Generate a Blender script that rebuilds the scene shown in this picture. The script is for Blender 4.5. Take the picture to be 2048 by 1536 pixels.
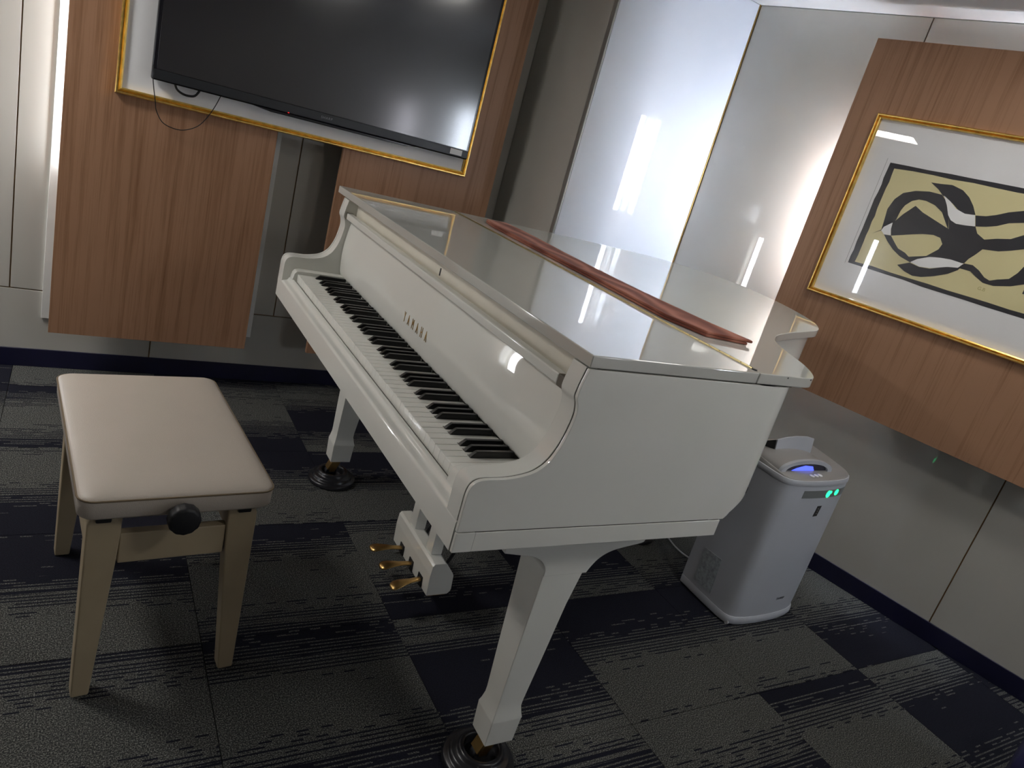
import bpy, bmesh, math, random
from mathutils import Matrix, Vector
random.seed(7)
PI = math.pi
S = bpy.context.scene
for o in list(bpy.data.objects): bpy.data.objects.remove(o)
COL = S.collection

# ---------------------------------------------------------------- camera, world, exposure
cam_d = bpy.data.cameras.new('camera'); cam = bpy.data.objects.new('camera', cam_d); COL.objects.link(cam)
RT = Vector((0.8473450378921866, -0.46240616768776915, 0.26112625843411363))
DN = Vector((0.06294034817765379, -0.40080881236403876, -0.9139971600079535))
FW = Vector((0.5272996295568246, 0.7909063358044615, -0.310519353106366))
M = Matrix.Identity(4)
for i in range(3):
    M[i][0] = RT[i]; M[i][1] = -DN[i]; M[i][2] = -FW[i]
M.translation = Vector((-0.5740778612736035, -0.8981895012206191, 1.325810088718964))
cam.matrix_world = M
cam_d.sensor_width = 36; cam_d.lens = 25.2938; cam_d.clip_start = .02; cam_d.clip_end = 50
S.camera = cam
W = bpy.data.worlds.new('world'); S.world = W; W.use_nodes = True
W.node_tree.nodes['Background'].inputs[0].default_value = (.5, .55, .62, 1)
W.node_tree.nodes['Background'].inputs[1].default_value = .02
S.view_settings.view_transform = 'Standard'; S.view_settings.look = 'None'
S.view_settings.gamma = 1; S.view_settings.use_curve_mapping = False
S.view_settings.exposure = 0.0
S.cycles.blur_glossy = 0.0; S.cycles.sample_clamp_indirect = 60.0
P_TUBE_CORNER = 180.0     # emission of the lamp tube behind the panel by the corner
P_TUBE_TV = 28.0         # behind the left edge of the TV wall's wood panel
P_TUBE_SIDE = 30.0       # on the wall beside the camera
P_CEILING = 55.0
P_TUBE_BACK = 11.0        # lamp tubes added out of view for the streaks in the TV          # ceiling lamps behind the camera

# ---------------------------------------------------------------- materials
def new_mat(name):
    m = bpy.data.materials.new(name); m.use_nodes = True
    nt = m.node_tree; b = nt.nodes['Principled BSDF']
    return m, nt, b
def N(nt, typ, **kw):
    n = nt.nodes.new(typ)
    for k, v in kw.items():
        if k.startswith('i_'):
            n.inputs[k[2:].replace('_', ' ')].default_value = v
        else: setattr(n, k, v)
    return n
def coords(nt, scale=(1, 1, 1)):
    t = N(nt, 'ShaderNodeTexCoord'); mp = N(nt, 'ShaderNodeMapping')
    mp.inputs['Scale'].default_value = scale
    nt.links.new(t.outputs['Object'], mp.inputs['Vector']); return mp.outputs['Vector']
def noise(nt, vec, scale, detail=3, rough=.5):
    n = N(nt, 'ShaderNodeTexNoise'); n.inputs['Scale'].default_value = scale
    n.inputs['Detail'].default_value = detail; n.inputs['Roughness'].default_value = rough
    nt.links.new(vec, n.inputs['Vector']); return n.outputs['Fac']
def ramp(nt, fac, stops):
    r = N(nt, 'ShaderNodeValToRGB'); el = r.color_ramp.elements
    el[0].position, el[0].color = stops[0][0], (*stops[0][1], 1)
    el[1].position, el[1].color = stops[-1][0], (*stops[-1][1], 1)
    for p, c in stops[1:-1]:
        e = el.new(p); e.color = (*c, 1)
    nt.links.new(fac, r.inputs['Fac']); return r.outputs['Color']
def bump(nt, b, fac, strength, dist=.001):
    n = N(nt, 'ShaderNodeBump'); n.inputs['Strength'].default_value = strength; n.inputs['Distance'].default_value = dist
    nt.links.new(fac, n.inputs['Height']); nt.links.new(n.outputs['Normal'], b.inputs['Normal'])
def simple(name, col, rough=.5, metal=0, coat=0, spec=.5, var=.06, nscale=6, bmp=0, bscale=200, ior=1.5, coat_ior=1.5):
    m, nt, b = new_mat(name)
    v = coords(nt)
    f = noise(nt, v, nscale)
    lo = tuple(c * (1 - var) for c in col); hi = tuple(min(1, c * (1 + var)) for c in col)
    nt.links.new(ramp(nt, f, [(.3, lo), (.7, hi)]), b.inputs['Base Color'])
    b.inputs['Roughness'].default_value = rough; b.inputs['Metallic'].default_value = metal
    b.inputs['Coat Weight'].default_value = coat; b.inputs['Coat Roughness'].default_value = .005
    b.inputs['Coat IOR'].default_value = coat_ior
    b.inputs['Specular IOR Level'].default_value = spec; b.inputs['IOR'].default_value = ior
    if bmp: bump(nt, b, noise(nt, v, bscale, 2), bmp)
    return m
def emis(name, col, strength):
    m, nt, b = new_mat(name)
    b.inputs['Base Color'].default_value = (*col, 1)
    b.inputs['Emission Color'].default_value = (*col, 1); b.inputs['Emission Strength'].default_value = strength
    return m

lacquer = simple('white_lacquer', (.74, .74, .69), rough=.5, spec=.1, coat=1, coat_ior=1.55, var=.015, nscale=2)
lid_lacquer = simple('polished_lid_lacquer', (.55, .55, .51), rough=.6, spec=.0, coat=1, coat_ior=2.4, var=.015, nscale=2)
cream = simple('aged_cream_lacquer', (.72, .68, .58), rough=.4, var=.05, nscale=9)
ivory = simple('key_ivory', (.80, .80, .75), rough=.22, coat=.6, var=.01)
ebony = simple('key_black', (.010, .010, .011), rough=.30, var=.1)
seam_dark = simple('dark_seam', (.05, .045, .035), rough=.8)
groove_brown = simple('matte_brown', (.20, .14, .065), rough=.9, var=.2, nscale=60)
gold = simple('gold_leaf', (.80, .55, .17), rough=.32, metal=1, var=.18, nscale=45, bmp=.5, bscale=90)
brass = simple('worn_brass', (.50, .32, .12), rough=.30, metal=1, var=.15, nscale=30)
hinge_brass = simple('hinge_brass', (.60, .50, .27), rough=.36, metal=1, var=.1, nscale=50)
black_plastic = simple('black_cup_plastic', (.013, .013, .016), rough=.28, var=.1)
black_metal = simple('black_metal', (.009, .009, .011), rough=.5, var=.1)
rubber = simple('brown_rubber', (.12, .10, .075), rough=.6)
leather = simple('beige_leather', (.50, .445, .385), rough=.40, spec=.5, var=.04, nscale=3, bmp=.35, bscale=420)
piping = simple('brown_piping', (.19, .14, .085), rough=.6)
bench_paint = simple('cream_painted_wood', (.40, .325, .215), rough=.38, var=.07, nscale=7)
wall_gloss = simple('greige_gloss_laminate', (.50, .485, .44), rough=.5, spec=.0, coat=1, coat_ior=1.75, var=.02, nscale=3)
column_gloss = simple('white_glass_panel', (.60, .64, .71), rough=.6, spec=.0, coat=1, coat_ior=1.37, var=.01)
wall_back_m = simple('wall_substrate', (.30, .17, .07), rough=.7, var=.1)
plain_wall = simple('plain_wall_paint', (.50, .48, .45), rough=.6)
ceil_m = simple('ceiling_white', (.72, .72, .72), rough=.85, var=.03, nscale=3)
navy = simple('navy_baseboard', (.006, .006, .030), rough=.45, var=.15, nscale=12)
navy_fabric = simple('navy_fabric', (.008, .008, .060), rough=.85, var=.2, nscale=30, bmp=.4, bscale=500)
alu = simple('grey_aluminium', (.34, .34, .32), rough=.4, metal=.6)
white_paint = simple('white_paint', (.80, .80, .77), rough=.6)
mat_board = simple('white_mat_board', (.84, .84, .85), rough=.7, var=.015)
tv_black = simple('tv_gloss_black', (.006, .006, .010), rough=.16, var=.05)
tv_screen = simple('tv_screen', (.003, .003, .008), rough=.13, spec=.5, ior=2.0, var=.05)
tv_bezel = simple('tv_bezel', (.016, .018, .022), rough=.35, var=.05)
purifier_m = simple('silver_white_plastic', (.44, .46, .50), rough=.38, var=.02)
purifier_top = simple('grey_plastic_top', (.30, .29, .28), rough=.35, var=.03)
purifier_band = simple('grey_display_band', (.17, .18, .18), rough=.3)
white_cable = simple('white_cable', (.50, .50, .50), rough=.5)
print_label = simple('printed_label_grey', (.30, .33, .35), rough=.6, var=.3, nscale=90)
sticker = simple('white_sticker', (.85, .85, .85), rough=.5)
ink = simple('black_ink', (.010, .010, .018), rough=.5, var=.1)
paper_cream = simple('cream_paper', (.72, .65, .36), rough=.6, var=.03)
paper_white = simple('white_paper', (.88, .88, .88), rough=.6, var=.02)
glow_blue = emis('blue_light', (.08, .12, 1.0), 1.6)
glow_green = emis('green_light', (.02, 1.0, .30), 2.2)
glow_red = emis('red_light', (1.0, .02, .02), 1.5)

def wood_mat(name, cols, axis):
    m, nt, b = new_mat(name)
    sc = {'x': (55, 55, 1.3)}[axis]
    v = coords(nt, sc)
    f1 = noise(nt, v, 1.0, 5, .6)
    v2 = coords(nt, (7, 7, .35)); f2 = noise(nt, v2, 1.0, 3, .5)
    v3 = coords(nt, (260, 260, 6)); f3 = noise(nt, v3, 1.0, 2, .6)
    a = N(nt, 'ShaderNodeMath', operation='MULTIPLY_ADD'); a.inputs[1].default_value = .5
    nt.links.new(f2, a.inputs[0]); nt.links.new(f1, a.inputs[2])
    c = N(nt, 'ShaderNodeMath', operation='MULTIPLY_ADD'); c.inputs[1].default_value = .45
    nt.links.new(f3, c.inputs[0]); nt.links.new(a.outputs[0], c.inputs[2])
    nt.links.new(ramp(nt, c.outputs[0], [(.62, cols[0]), (.95, cols[1]), (1.30, cols[2])] if False else [(.55, cols[0]), (.78, cols[1]), (1.0, cols[2])]), b.inputs['Base Color'])
    b.inputs['Roughness'].default_value = .42; b.inputs['Specular IOR Level'].default_value = .35
    bump(nt, b, f3, .25, .0008)
    return m
wood = wood_mat('brown_wood_veneer', ((.190, .090, .045), (.275, .140, .075), (.38, .21, .125)), 'x')

# carpet tile: navy, speckled grey and dashed lines between, phase differs from tile to tile
def carpet_mat():
    m, nt, b = new_mat('carpet_tile'); L = nt.links
    t = N(nt, 'ShaderNodeTexCoord'); sep = N(nt, 'ShaderNodeSeparateXYZ'); L.new(t.outputs['Object'], sep.inputs[0])
    at = N(nt, 'ShaderNodeAttribute'); at.attribute_type = 'OBJECT'; at.attribute_name = 'phase'
    def math_(op, a, b_, c=None):
        n = N(nt, 'ShaderNodeMath', operation=op)
        for i, x in enumerate((a, b_, c)):
            if x is None: continue
            if isinstance(x, (int, float)): n.inputs[i].default_value = x
            else: L.new(x, n.inputs[i])
        return n.outputs[0]
    w = noise(nt, coords(nt, (1.2, 1.2, 1)), 1.5, 1)
    y = math_('ADD', math_('MULTIPLY', math_('SUBTRACT', sep.outputs['Y'], .095), 1.55), math_('MULTIPLY', w, .12))
    ph = math_('FRACT', math_('ADD', y, at.outputs['Fac']), 0)
    g0 = math_('MULTIPLY_ADD', math_('COSINE', math_('MULTIPLY', ph, 2 * PI), 0), -.5, .5)   # 0 navy .. 1 grey
    g = g0
    row = math_('MULTIPLY', sep.outputs['Y'], 84)
    ly_ = math_('FLOOR', row, 0); fr = math_('FRACT', row, 0)
    wn1 = N(nt, 'ShaderNodeTexWhiteNoise', noise_dimensions='1D'); L.new(ly_, wn1.inputs['W'])
    cx_ = math_('FLOOR', math_('ADD', math_('MULTIPLY', sep.outputs['X'], 36), math_('MULTIPLY', wn1.outputs['Value'], 9)), 0)
    cb = N(nt, 'ShaderNodeCombineXYZ'); L.new(ly_, cb.inputs[0]); L.new(cx_, cb.inputs[1])
    wn2 = N(nt, 'ShaderNodeTexWhiteNoise', noise_dimensions='2D'); L.new(cb.outputs[0], wn2.inputs['Vector'])
    field = math_('LESS_THAN', math_('MULTIPLY_ADD', wn1.outputs['Value'], .16, .42), g)
    n = math_('MULTIPLY_ADD', wn1.outputs['Value'], .5, math_('MULTIPLY', wn2.outputs['Value'], .5))
    lim = math_('MULTIPLY_ADD', math_('ABSOLUTE', math_('SUBTRACT', g, .5), 0), -2.1, 1.02)
    flip = math_('MULTIPLY', math_('LESS_THAN', n, lim), math_('LESS_THAN', fr, .38))
    fac = N(nt, 'ShaderNodeMath', operation='ABSOLUTE'); L.new(math_('SUBTRACT', field, flip), fac.inputs[0])
    sp = noise(nt, coords(nt, (1, 1, 1)), 330, 2, .8)
    grey = ramp(nt, sp, [(.34, (.016, .017, .019)), (.5, (.046, .048, .046)), (.64, (.24, .24, .22))])
    nav = ramp(nt, sp, [(.3, (.005, .005, .010)), (.7, (.015, .016, .026))])
    mx = N(nt, 'ShaderNodeMix', data_type='RGBA')
    L.new(fac.outputs[0], mx.inputs[0]); L.new(nav, mx.inputs[6]); L.new(grey, mx.inputs[7])
    L.new(mx.outputs[2], b.inputs['Base Color'])
    b.inputs['Roughness'].default_value = .95; b.inputs['Specular IOR Level'].default_value = .15
    bump(nt, b, sp, .8, .002)
    return m
carpet = carpet_mat()

def cloth_mat():
    m, nt, b = new_mat('folded_brown_velvet')
    v = coords(nt, (9, 9, 9)); wv = N(nt, 'ShaderNodeTexWave'); wv.inputs['Scale'].default_value = .55
    wv.inputs['Distortion'].default_value = 7; wv.inputs['Detail'].default_value = 2
    nt.links.new(v, wv.inputs['Vector'])
    nt.links.new(ramp(nt, wv.outputs['Fac'], [(.0, (.19, .058, .038)), (.55, (.31, .105, .070)), (1, (.44, .175, .12))]), b.inputs['Base Color'])
    b.inputs['Roughness'].default_value = .85; b.inputs['Sheen Weight'].default_value = .1
    b.inputs['Specular IOR Level'].default_value = .2
    bump(nt, b, noise(nt, coords(nt), 500, 2), .4, .001)
    return m
velvet = cloth_mat()

# ---------------------------------------------------------------- mesh helpers
def finish(o, mat, parent, kind=None, angle=32, smooth=True, local=False):
    me = o.data
    for x in (mat if isinstance(mat, (list, tuple)) else [mat]): me.materials.append(x)
    if smooth:
        me.polygons.foreach_set('use_smooth', [True] * len(me.polygons))
        me.set_sharp_from_angle(angle=math.radians(angle))
    COL.objects.link(o)
    if parent is not None:
        o.parent = parent
        if parent.type == 'EMPTY' and not local:
            o.matrix_parent_inverse = Matrix.Translation(parent.location).inverted()
    if kind: o['kind'] = kind
    return o
def mesh(name, verts, faces, mat, parent=None, kind=None, bevel=0, segs=2, angle=32, fix=True, local=False, bang=35, smooth=True, flat=False):
    bm = bmesh.new()
    vs = [bm.verts.new(v) for v in verts]
    for f in faces:
        try: bm.faces.new([vs[i] for i in f])
        except ValueError: pass
    if fix: bmesh.ops.recalc_face_normals(bm, faces=bm.faces)
    if bevel:
        es = [e for e in bm.edges if len(e.link_faces) == 2 and e.calc_face_angle(0) > math.radians(bang)]
        bmesh.ops.bevel(bm, geom=es, offset=bevel, segments=segs, profile=.5, affect='EDGES', clamp_overlap=True)
    me = bpy.data.meshes.new(name); bm.to_mesh(me); bm.free()
    o = finish(bpy.data.objects.new(name, me), mat, parent, kind, angle, smooth, local)
    if smooth and (bevel or flat): weigh_normals(me, 50 if bevel else angle)
    return o
def weigh_normals(me, ang):
    # large faces keep their own normal, bevels blend between them
    vf = [[] for _ in me.vertices]
    for p in me.polygons:
        for v in p.vertices: vf[v].append(p.index)
    nr = [p.normal.copy() for p in me.polygons]; ar = [p.area for p in me.polygons]; c = math.cos(math.radians(ang)); out = []
    for p in me.polygons:
        for v in p.vertices:
            a = Vector((0, 0, 0))
            for q in vf[v]:
                if q == p.index or nr[q].dot(nr[p.index]) > c: a += nr[q] * ar[q]
            out.append(a.normalized() if a.length > 0 else nr[p.index])
    me.attributes.remove(me.attributes['sharp_edge']) if 'sharp_edge' in me.attributes else None
    me.normals_split_custom_set(out)
def box_geo(x0, x1, y0, y1, z0, z1):
    v = [(x, y, z) for z in (z0, z1) for y in (y0, y1) for x in (x0, x1)]
    f = [(0, 2, 3, 1), (4, 5, 7, 6), (0, 1, 5, 4), (2, 6, 7, 3), (0, 4, 6, 2), (1, 3, 7, 5)]
    return v, f
def box(name, x0, x1, y0, y1, z0, z1, mat, parent=None, **kw):
    v, f = box_geo(x0, x1, y0, y1, z0, z1); return mesh(name, v, f, mat, parent, **kw)
def prism_geo(pts, axis, a, b):
    n = len(pts)
    def p(q, t): return {'z': (q[0], q[1], t), 'y': (q[0], t, q[1]), 'x': (t, q[0], q[1])}[axis]
    v = [p(q, a) for q in pts] + [p(q, b) for q in pts]
    f = [tuple(range(n)), tuple(range(2 * n - 1, n - 1, -1))] + [(i, (i + 1) % n, n + (i + 1) % n, n + i) for i in range(n)]
    return v, f
def prism(name, pts, axis, a, b, mat, parent=None, **kw):
    v, f = prism_geo(pts, axis, a, b); return mesh(name, v, f, mat, parent, **kw)
def loft_geo(rings, caps=(True, True), closed=True):
    n = len(rings[0]); v = [p for r in rings for p in r]; f = []
    for k in range(len(rings) - 1):
        for i in range(n if closed else n - 1):
            j = (i + 1) % n
            f.append((k * n + i, k * n + j, (k + 1) * n + j, (k + 1) * n + i))
    if caps[0]: f.append(tuple(range(n)))
    if caps[1]: f.append(tuple(range(len(rings) * n - 1, (len(rings) - 1) * n - 1, -1)))
    return v, f
def loft(name, rings, mat, parent=None, caps=(True, True), **kw):
    v, f = loft_geo(rings, caps); return mesh(name, v, f, mat, parent, **kw)
def lathe(name, prof, c, mat, parent=None, n=40, axis='z', **kw):
    rings = []
    for r, h in prof:
        ring = []
        for k in range(n):
            a = 2 * PI * k / n; u, w = r * math.cos(a), r * math.sin(a)
            ring.append({'z': (c[0] + u, c[1] + w, c[2] + h), 'y': (c[0] + u, c[1] + h, c[2] + w), 'x': (c[0] + h, c[1] + u, c[2] + w)}[axis])
        rings.append(ring)
    return loft(name, rings, mat, parent, **kw)
def catmull(pts, sub=8):
    out = []; n = len(pts)
    for i in range(n - 1):
        p0 = Vector(pts[max(i - 1, 0)]); p1 = Vector(pts[i]); p2 = Vector(pts[i + 1]); p3 = Vector(pts[min(i + 2, n - 1)])
        for k in range(sub):
            t = k / sub
            out.append(.5 * ((2 * p1) + (-p0 + p2) * t + (2 * p0 - 5 * p1 + 4 * p2 - p3) * t * t + (-p0 + 3 * p1 - 3 * p2 + p3) * t ** 3))
    out.append(Vector(pts[-1])); return out
def tube(name, pts, r, mat, parent=None, n=10, sub=6, **kw):
    path = catmull(pts, sub) if sub > 1 else [Vector(p) for p in pts]
    rings = []; up = Vector((.13, .21, .97))
    for i, p in enumerate(path):
        d = (path[min(i + 1, len(path) - 1)] - path[max(i - 1, 0)]).normalized()
        if abs(d.dot(up)) > .95: up = Vector((1, 0.1, 0))
        s = d.cross(up).normalized(); t = s.cross(d)
        rings.append([tuple(p + r * (math.cos(2 * PI * k / n) * s + math.sin(2 * PI * k / n) * t)) for k in range(n)])
    return loft(name, rings, mat, parent, **kw)
def rrect(x0, x1, y0, y1, r, z, k=5):
    out = []
    for cx, cy, a0 in ((x1 - r, y1 - r, 0), (x0 + r, y1 - r, PI / 2), (x0 + r, y0 + r, PI), (x1 - r, y0 + r, 1.5 * PI)):
        for i in range(k + 1):
            a = a0 + PI / 2 * i / k; out.append((cx + r * math.cos(a), cy + r * math.sin(a), z))
    return out
def thing(name, label, cat, loc=(0, 0, 0), group=None, rot=0):
    o = bpy.data.objects.new(name, None); COL.objects.link(o); o.location = loc; o.rotation_euler = (0, 0, rot)
    o.empty_display_size = .1
    return tag(o, label, cat, group)
def tag(o, label, cat, group=None):
    o['label'] = label; o['category'] = cat
    if group: o['group'] = group
    return o
def text(name, s, size, mat, parent, origin, xdir, updir, sx=1.0, spacing=1.0, extrude=.0002, bold=0, fit=None):
    c = bpy.data.curves.new(name, 'FONT'); c.body = s; c.size = size; c.extrude = extrude; c.space_character = spacing
    c.offset = bold
    o = bpy.data.objects.new(name, c); c.materials.append(mat); COL.objects.link(o)
    X = Vector(xdir).normalized(); U = Vector(updir).normalized(); Z = X.cross(U).normalized(); U = Z.cross(X)
    m = Matrix.Identity(4)
    for i in range(3): m[i][0] = X[i] * sx; m[i][1] = U[i]; m[i][2] = Z[i]
    m.translation = Vector(origin)
    bpy.context.view_layer.update()
    me = bpy.data.meshes.new_from_object(o.evaluated_get(bpy.context.evaluated_depsgraph_get()))
    bpy.data.objects.remove(o); me.name = name; me.materials.clear(); me.materials.append(mat)
    if fit:
        xs = [v.co.x for v in me.vertices]; ys = [v.co.y for v in me.vertices]
        kx = fit[0] / (max(xs) - min(xs)) / sx; ky = fit[1] / (max(ys) - min(ys)); x0_ = min(xs); y0_ = min(ys)
        for v in me.vertices: v.co.x = (v.co.x - x0_) * kx; v.co.y = (v.co.y - y0_) * ky
    me.transform(m)
    o = bpy.data.objects.new(name, me); COL.objects.link(o)
    o.parent = parent
    if parent.type == 'EMPTY': o.matrix_parent_inverse = Matrix.Translation(parent.location).inverted()
    return o

# right-hand wall frame: s along the wall (towards the corner), d out into the room
WA = math.radians(13); WO = (2.207, .335); WU = (-math.sin(WA), math.cos(WA)); WM = (-math.cos(WA), -math.sin(WA))
def RW(s, d): return (WO[0] + s * WU[0] + d * WM[0], WO[1] + s * WU[1] + d * WM[1])
def rbox(name, s0, s1, d0, d1, z0, z1, mat, parent=None, **kw):
    v, f = box_geo(s0, s1, d0, d1, z0, z1)
    v = [(*RW(p[0], p[1]), p[2]) for p in v]; return mesh(name, v, f, mat, parent, **kw)

# ================================================================ THE ROOM
YB = 2.288; CZ = 2.142; XL = -2.6; YF = -2.5
def x_right(y): return WO[0] - (y - WO[1]) * math.tan(WA)
def clip(poly, a, b, c):      # keep a*x+b*y <= c
    out = []
    for i, p in enumerate(poly):
        q = poly[(i + 1) % len(poly)]; dp = a * p[0] + b * p[1] - c; dq = a * q[0] + b * q[1] - c
        if dp <= 0: out.append(p)
        if (dp < 0 < dq) or (dq < 0 < dp):
            t = dp / (dp - dq); out.append((p[0] + t * (q[0] - p[0]), p[1] + t * (q[1] - p[1])))
    return out
room_poly = [(XL, YF), (x_right(YF), YF), (x_right(YB), YB), (XL, YB)]
floor = prism('floor', [(XL - .1, YF - .1), (x_right(YF) + .15, YF - .1), (x_right(YB) + .25, YB + .1), (XL - .1, YB + .1)], 'z', -.06, -.006, seam_dark, kind='structure', smooth=False)
PH = {(1, -1): .50, (2, -1): .86, (3, -1): .35, (1, 0): .27, (2, 0): .26, (3, 0): .80, (0, 0): .55, (0, 1): .2, (1, 1): .78, (2, 1): .3,
      (-1, 0): .05, (-1, 1): .35, (-1, 2): .7, (0, 2): .75, (0, 3): .2, (-1, 3): .55, (-2, 1): .55, (-2, 2): .3, (0, -1): .3, (-1, -1): .6, (3, 1): .5}
gap = .0009
for i in range(-6, 7):
    for j in range(-6, 6):
        x0 = .25 + .5 * i; y0 = .095 + .5 * j
        poly = [(x0 + gap, y0 + gap), (x0 + .5 - gap, y0 + gap), (x0 + .5 - gap, y0 + .5 - gap), (x0 + gap, y0 + .5 - gap)]
        poly = clip(poly, 0, 1, YB - .004); poly = clip(poly, 0, -1, -YF); poly = clip(poly, -1, 0, -XL)
        poly = clip(poly, math.cos(WA), math.sin(WA), math.cos(WA) * WO[0] + math.sin(WA) * WO[1] - .002) if poly else poly
        if len(poly) < 3: continue
        area = abs(sum(poly[k][0] * poly[(k + 1) % len(poly)][1] - poly[(k + 1) % len(poly)][0] * poly[k][1] for k in range(len(poly)))) / 2
        if area < .001: continue
        t = prism('carpet_tile', poly, 'z', -.0058, 0, carpet, floor, smooth=False)
        t['phase'] = PH.get((i, j), random.random())
ceiling = prism('ceiling', [(XL - .1, YF - .1), (x_right(YF) + .15, YF - .1), (x_right(YB) + .25, YB + .1), (XL - .1, YB + .1)], 'z', CZ, CZ + .08, ceil_m, kind='structure', smooth=False)

wall_back = box('wall_back', XL - .1, x_right(YB) + .2, YB + .009, YB + .12, 0, CZ, wall_back_m, kind='structure', smooth=False)
g = .0022
def bp(x0, x1, z0, z1): box('wall_panel', x0 + g, x1 - g, YB, YB + .009, z0 + g, z1 - g, wall_gloss, wall_back, bevel=.0012, segs=1)
up = [XL, -1.752, -.773, .206, 1.174]
for a, b in zip(up, up[1:]): bp(a, b, .316, CZ)
lo = [XL, -2.235, -1.256, -.277, .702, 1.174]
for a, b in zip(lo, lo[1:]): bp(a, b, .07, .316)

wall_right = rbox('wall_right', -2.95, 2.1, -.12, -.009, 0, CZ, wall_back_m, kind='structure', smooth=False)
rs = [-2.93, -1.93, -1.054, -.178, .698, 1.431]
rs_up = rs
for a, b in zip(rs, rs[1:]):
    rbox('wall_panel', a + g, b - g, -.009, 0, .07, CZ - .002, wall_gloss, wall_right, bevel=.0012, segs=1)
wall_left = box('wall_left', XL - .12, XL, YF - .1, YB + .1, 0, CZ, plain_wall, kind='structure', smooth=False)
wall_front = box('wall_front', XL - .1, x_right(YF) + .1, YF - .12, YF, 0, CZ, plain_wall, kind='structure', smooth=False)
box('baseboard_back', XL, 1.17, YB - .007, YB, 0, .075, navy, kind='structure', bevel=.002)
rbox('baseboard_right', -2.9, 1.42, 0, .007, 0, .075, navy, kind='structure', bevel=.002)
box('baseboard_left', XL, XL + .007, YF, YB, 0, .075, navy, kind='structure', bevel=.002)

# boxed column across the corner, faced with white glass
yc = 1.727; xc0 = 1.166; s_c = 1.431; pc = RW(s_c, 0)
wall_corner = prism('wall_corner', [(xc0 + .004, yc + .014), (pc[0] - .004, yc + .014), (x_right(YB) - .006, YB - .002), (xc0 + .004, YB - .002)], 'z', 0, CZ - .001, wall_gloss, kind='structure', smooth=False)
box('glass_panel', xc0 + .006, pc[0] - .010, yc, yc + .012, .002, CZ - .002, column_gloss, wall_corner, bevel=.001, segs=1)
box('side_panel', xc0 - .001, xc0 + .004, yc + .03, YB - .004, .002, CZ - .002, wall_gloss, wall_corner, bevel=.001, segs=1)
trim_1 = box('trim_1', xc0 - .004, xc0 + .005, yc - .001, yc + .028, .001, CZ - .001, alu, kind='structure', bevel=.002)
trim_2 = box('trim_2', pc[0] - .008, pc[0] - .003, yc - .0015, yc + .012, .001, CZ - .001, brass, kind='structure', bevel=.001)
trim_2['label'] = 'thin gold trim in the corner'

# ---------------------------------------------------------------- lamp tubes and wood panels with white strips as light bands
def lamp_tube(p, z0, z1, power, label, r=.014, col=(.80, .88, 1.0)):
    t = thing('lamp_tube', label, 'lamp', (p[0], p[1], z0), group='tube lamps hidden behind the wood panels')
    m = emis('lamp_tube_glow', col, power)
    lathe('tube', [(r * .8, .012), (r, .02), (r, z1 - z0 - .02), (r * .8, z1 - z0 - .012)], (p[0], p[1], z0), m, t, n=16)
    lathe('end_cap', [(r * .9, 0), (r, .003), (r, .016), (r * .9, .02)], (p[0], p[1], z0), white_paint, t, n=16)
    lathe('end_cap', [(r * .9, 0), (r, .003), (r, .016), (r * .9, .02)], (p[0], p[1], z1 - .02), white_paint, t, n=16)
    return t
TZ = 2.036
def tv_panel(x0, x1, zb, label):
    t = thing('wood_wall_panel', label, 'panel', ((x0 + x1) / 2, YB, zb))
    box('board', x0, x1, 2.133, 2.153, zb, TZ, wood, t, bevel=.0008, segs=1)
    return t
pl = tv_panel(-.639, .070, .205, 'wide brown wood veneer panel with a pale glowing left edge')
box('light_band', -.668, -.625, YB - .012, YB - .0005, .21, TZ, white_paint, pl, bevel=.001)['label'] = 'white strip for the band of light beside the panel'  # white strip put in for the bright band of light on the wall
box('light_band', .03, .118, YB - .012, YB - .0005, .21, TZ, white_paint, pl, bevel=.001)  # pale strip where lamplight falls on the wall in the gap
for sx in (-.45, -.1): box('bracket', sx, sx + .05, 2.153, YB - .0005, .25, TZ - .05, black_metal, pl)
pr = tv_panel(.334, 1.043, .211, 'brown wood veneer panel behind the bass side of the piano')
for sx in (.45, .85): box('bracket', sx, sx + .05, 2.153, YB - .0005, .25, TZ - .05, black_metal, pr)
p3 = tv_panel(-1.95, -1.24, .205, 'brown wood veneer panel beyond the edge of view')
for sx in (-1.75, -1.4): box('bracket', sx, sx + .05, 2.153, YB - .0005, .25, TZ - .05, black_metal, p3)
lamp_tube((-.600, YB - .055), .80, 1.90, P_TUBE_TV, 'slim white tube lamp behind the left edge of the wood panel under the TV', r=.010, col=(.92, .95, 1))
lamp_tube((-1.262, YB - .055), .52, 1.13, P_TUBE_TV * .85, 'short white tube lamp behind the wood panel beyond the edge of view', r=.022, col=(.92, .95, 1))

pa = thing('wood_wall_panel', 'brown wood veneer panel carrying the framed abstract picture', 'panel', (*RW(.1, 0), .70))
rbox('board', -.64, .810, .110, .130, .713, 2.024, wood, pa, bevel=.0008, segs=1)
for s0 in (.25, -.3): rbox('bracket', s0, s0 + .05,   .0005, .110, .76, TZ - .05, black_metal, pa)
q = RW(.70, .048); lamp_tube(q, 1.10, 1.65, P_TUBE_CORNER, 'white tube lamp behind the left edge of the picture panel')
q = RW(-.56, .048); lamp_tube(q, 1.10, 1.625, P_TUBE_CORNER * .5, 'white tube lamp behind the far edge of the picture panel')
lamp_tube((-2.47, 1.425), .835, 1.375, P_TUBE_SIDE, 'white tube lamp on the wall beside the camera', r=.022)

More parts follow.
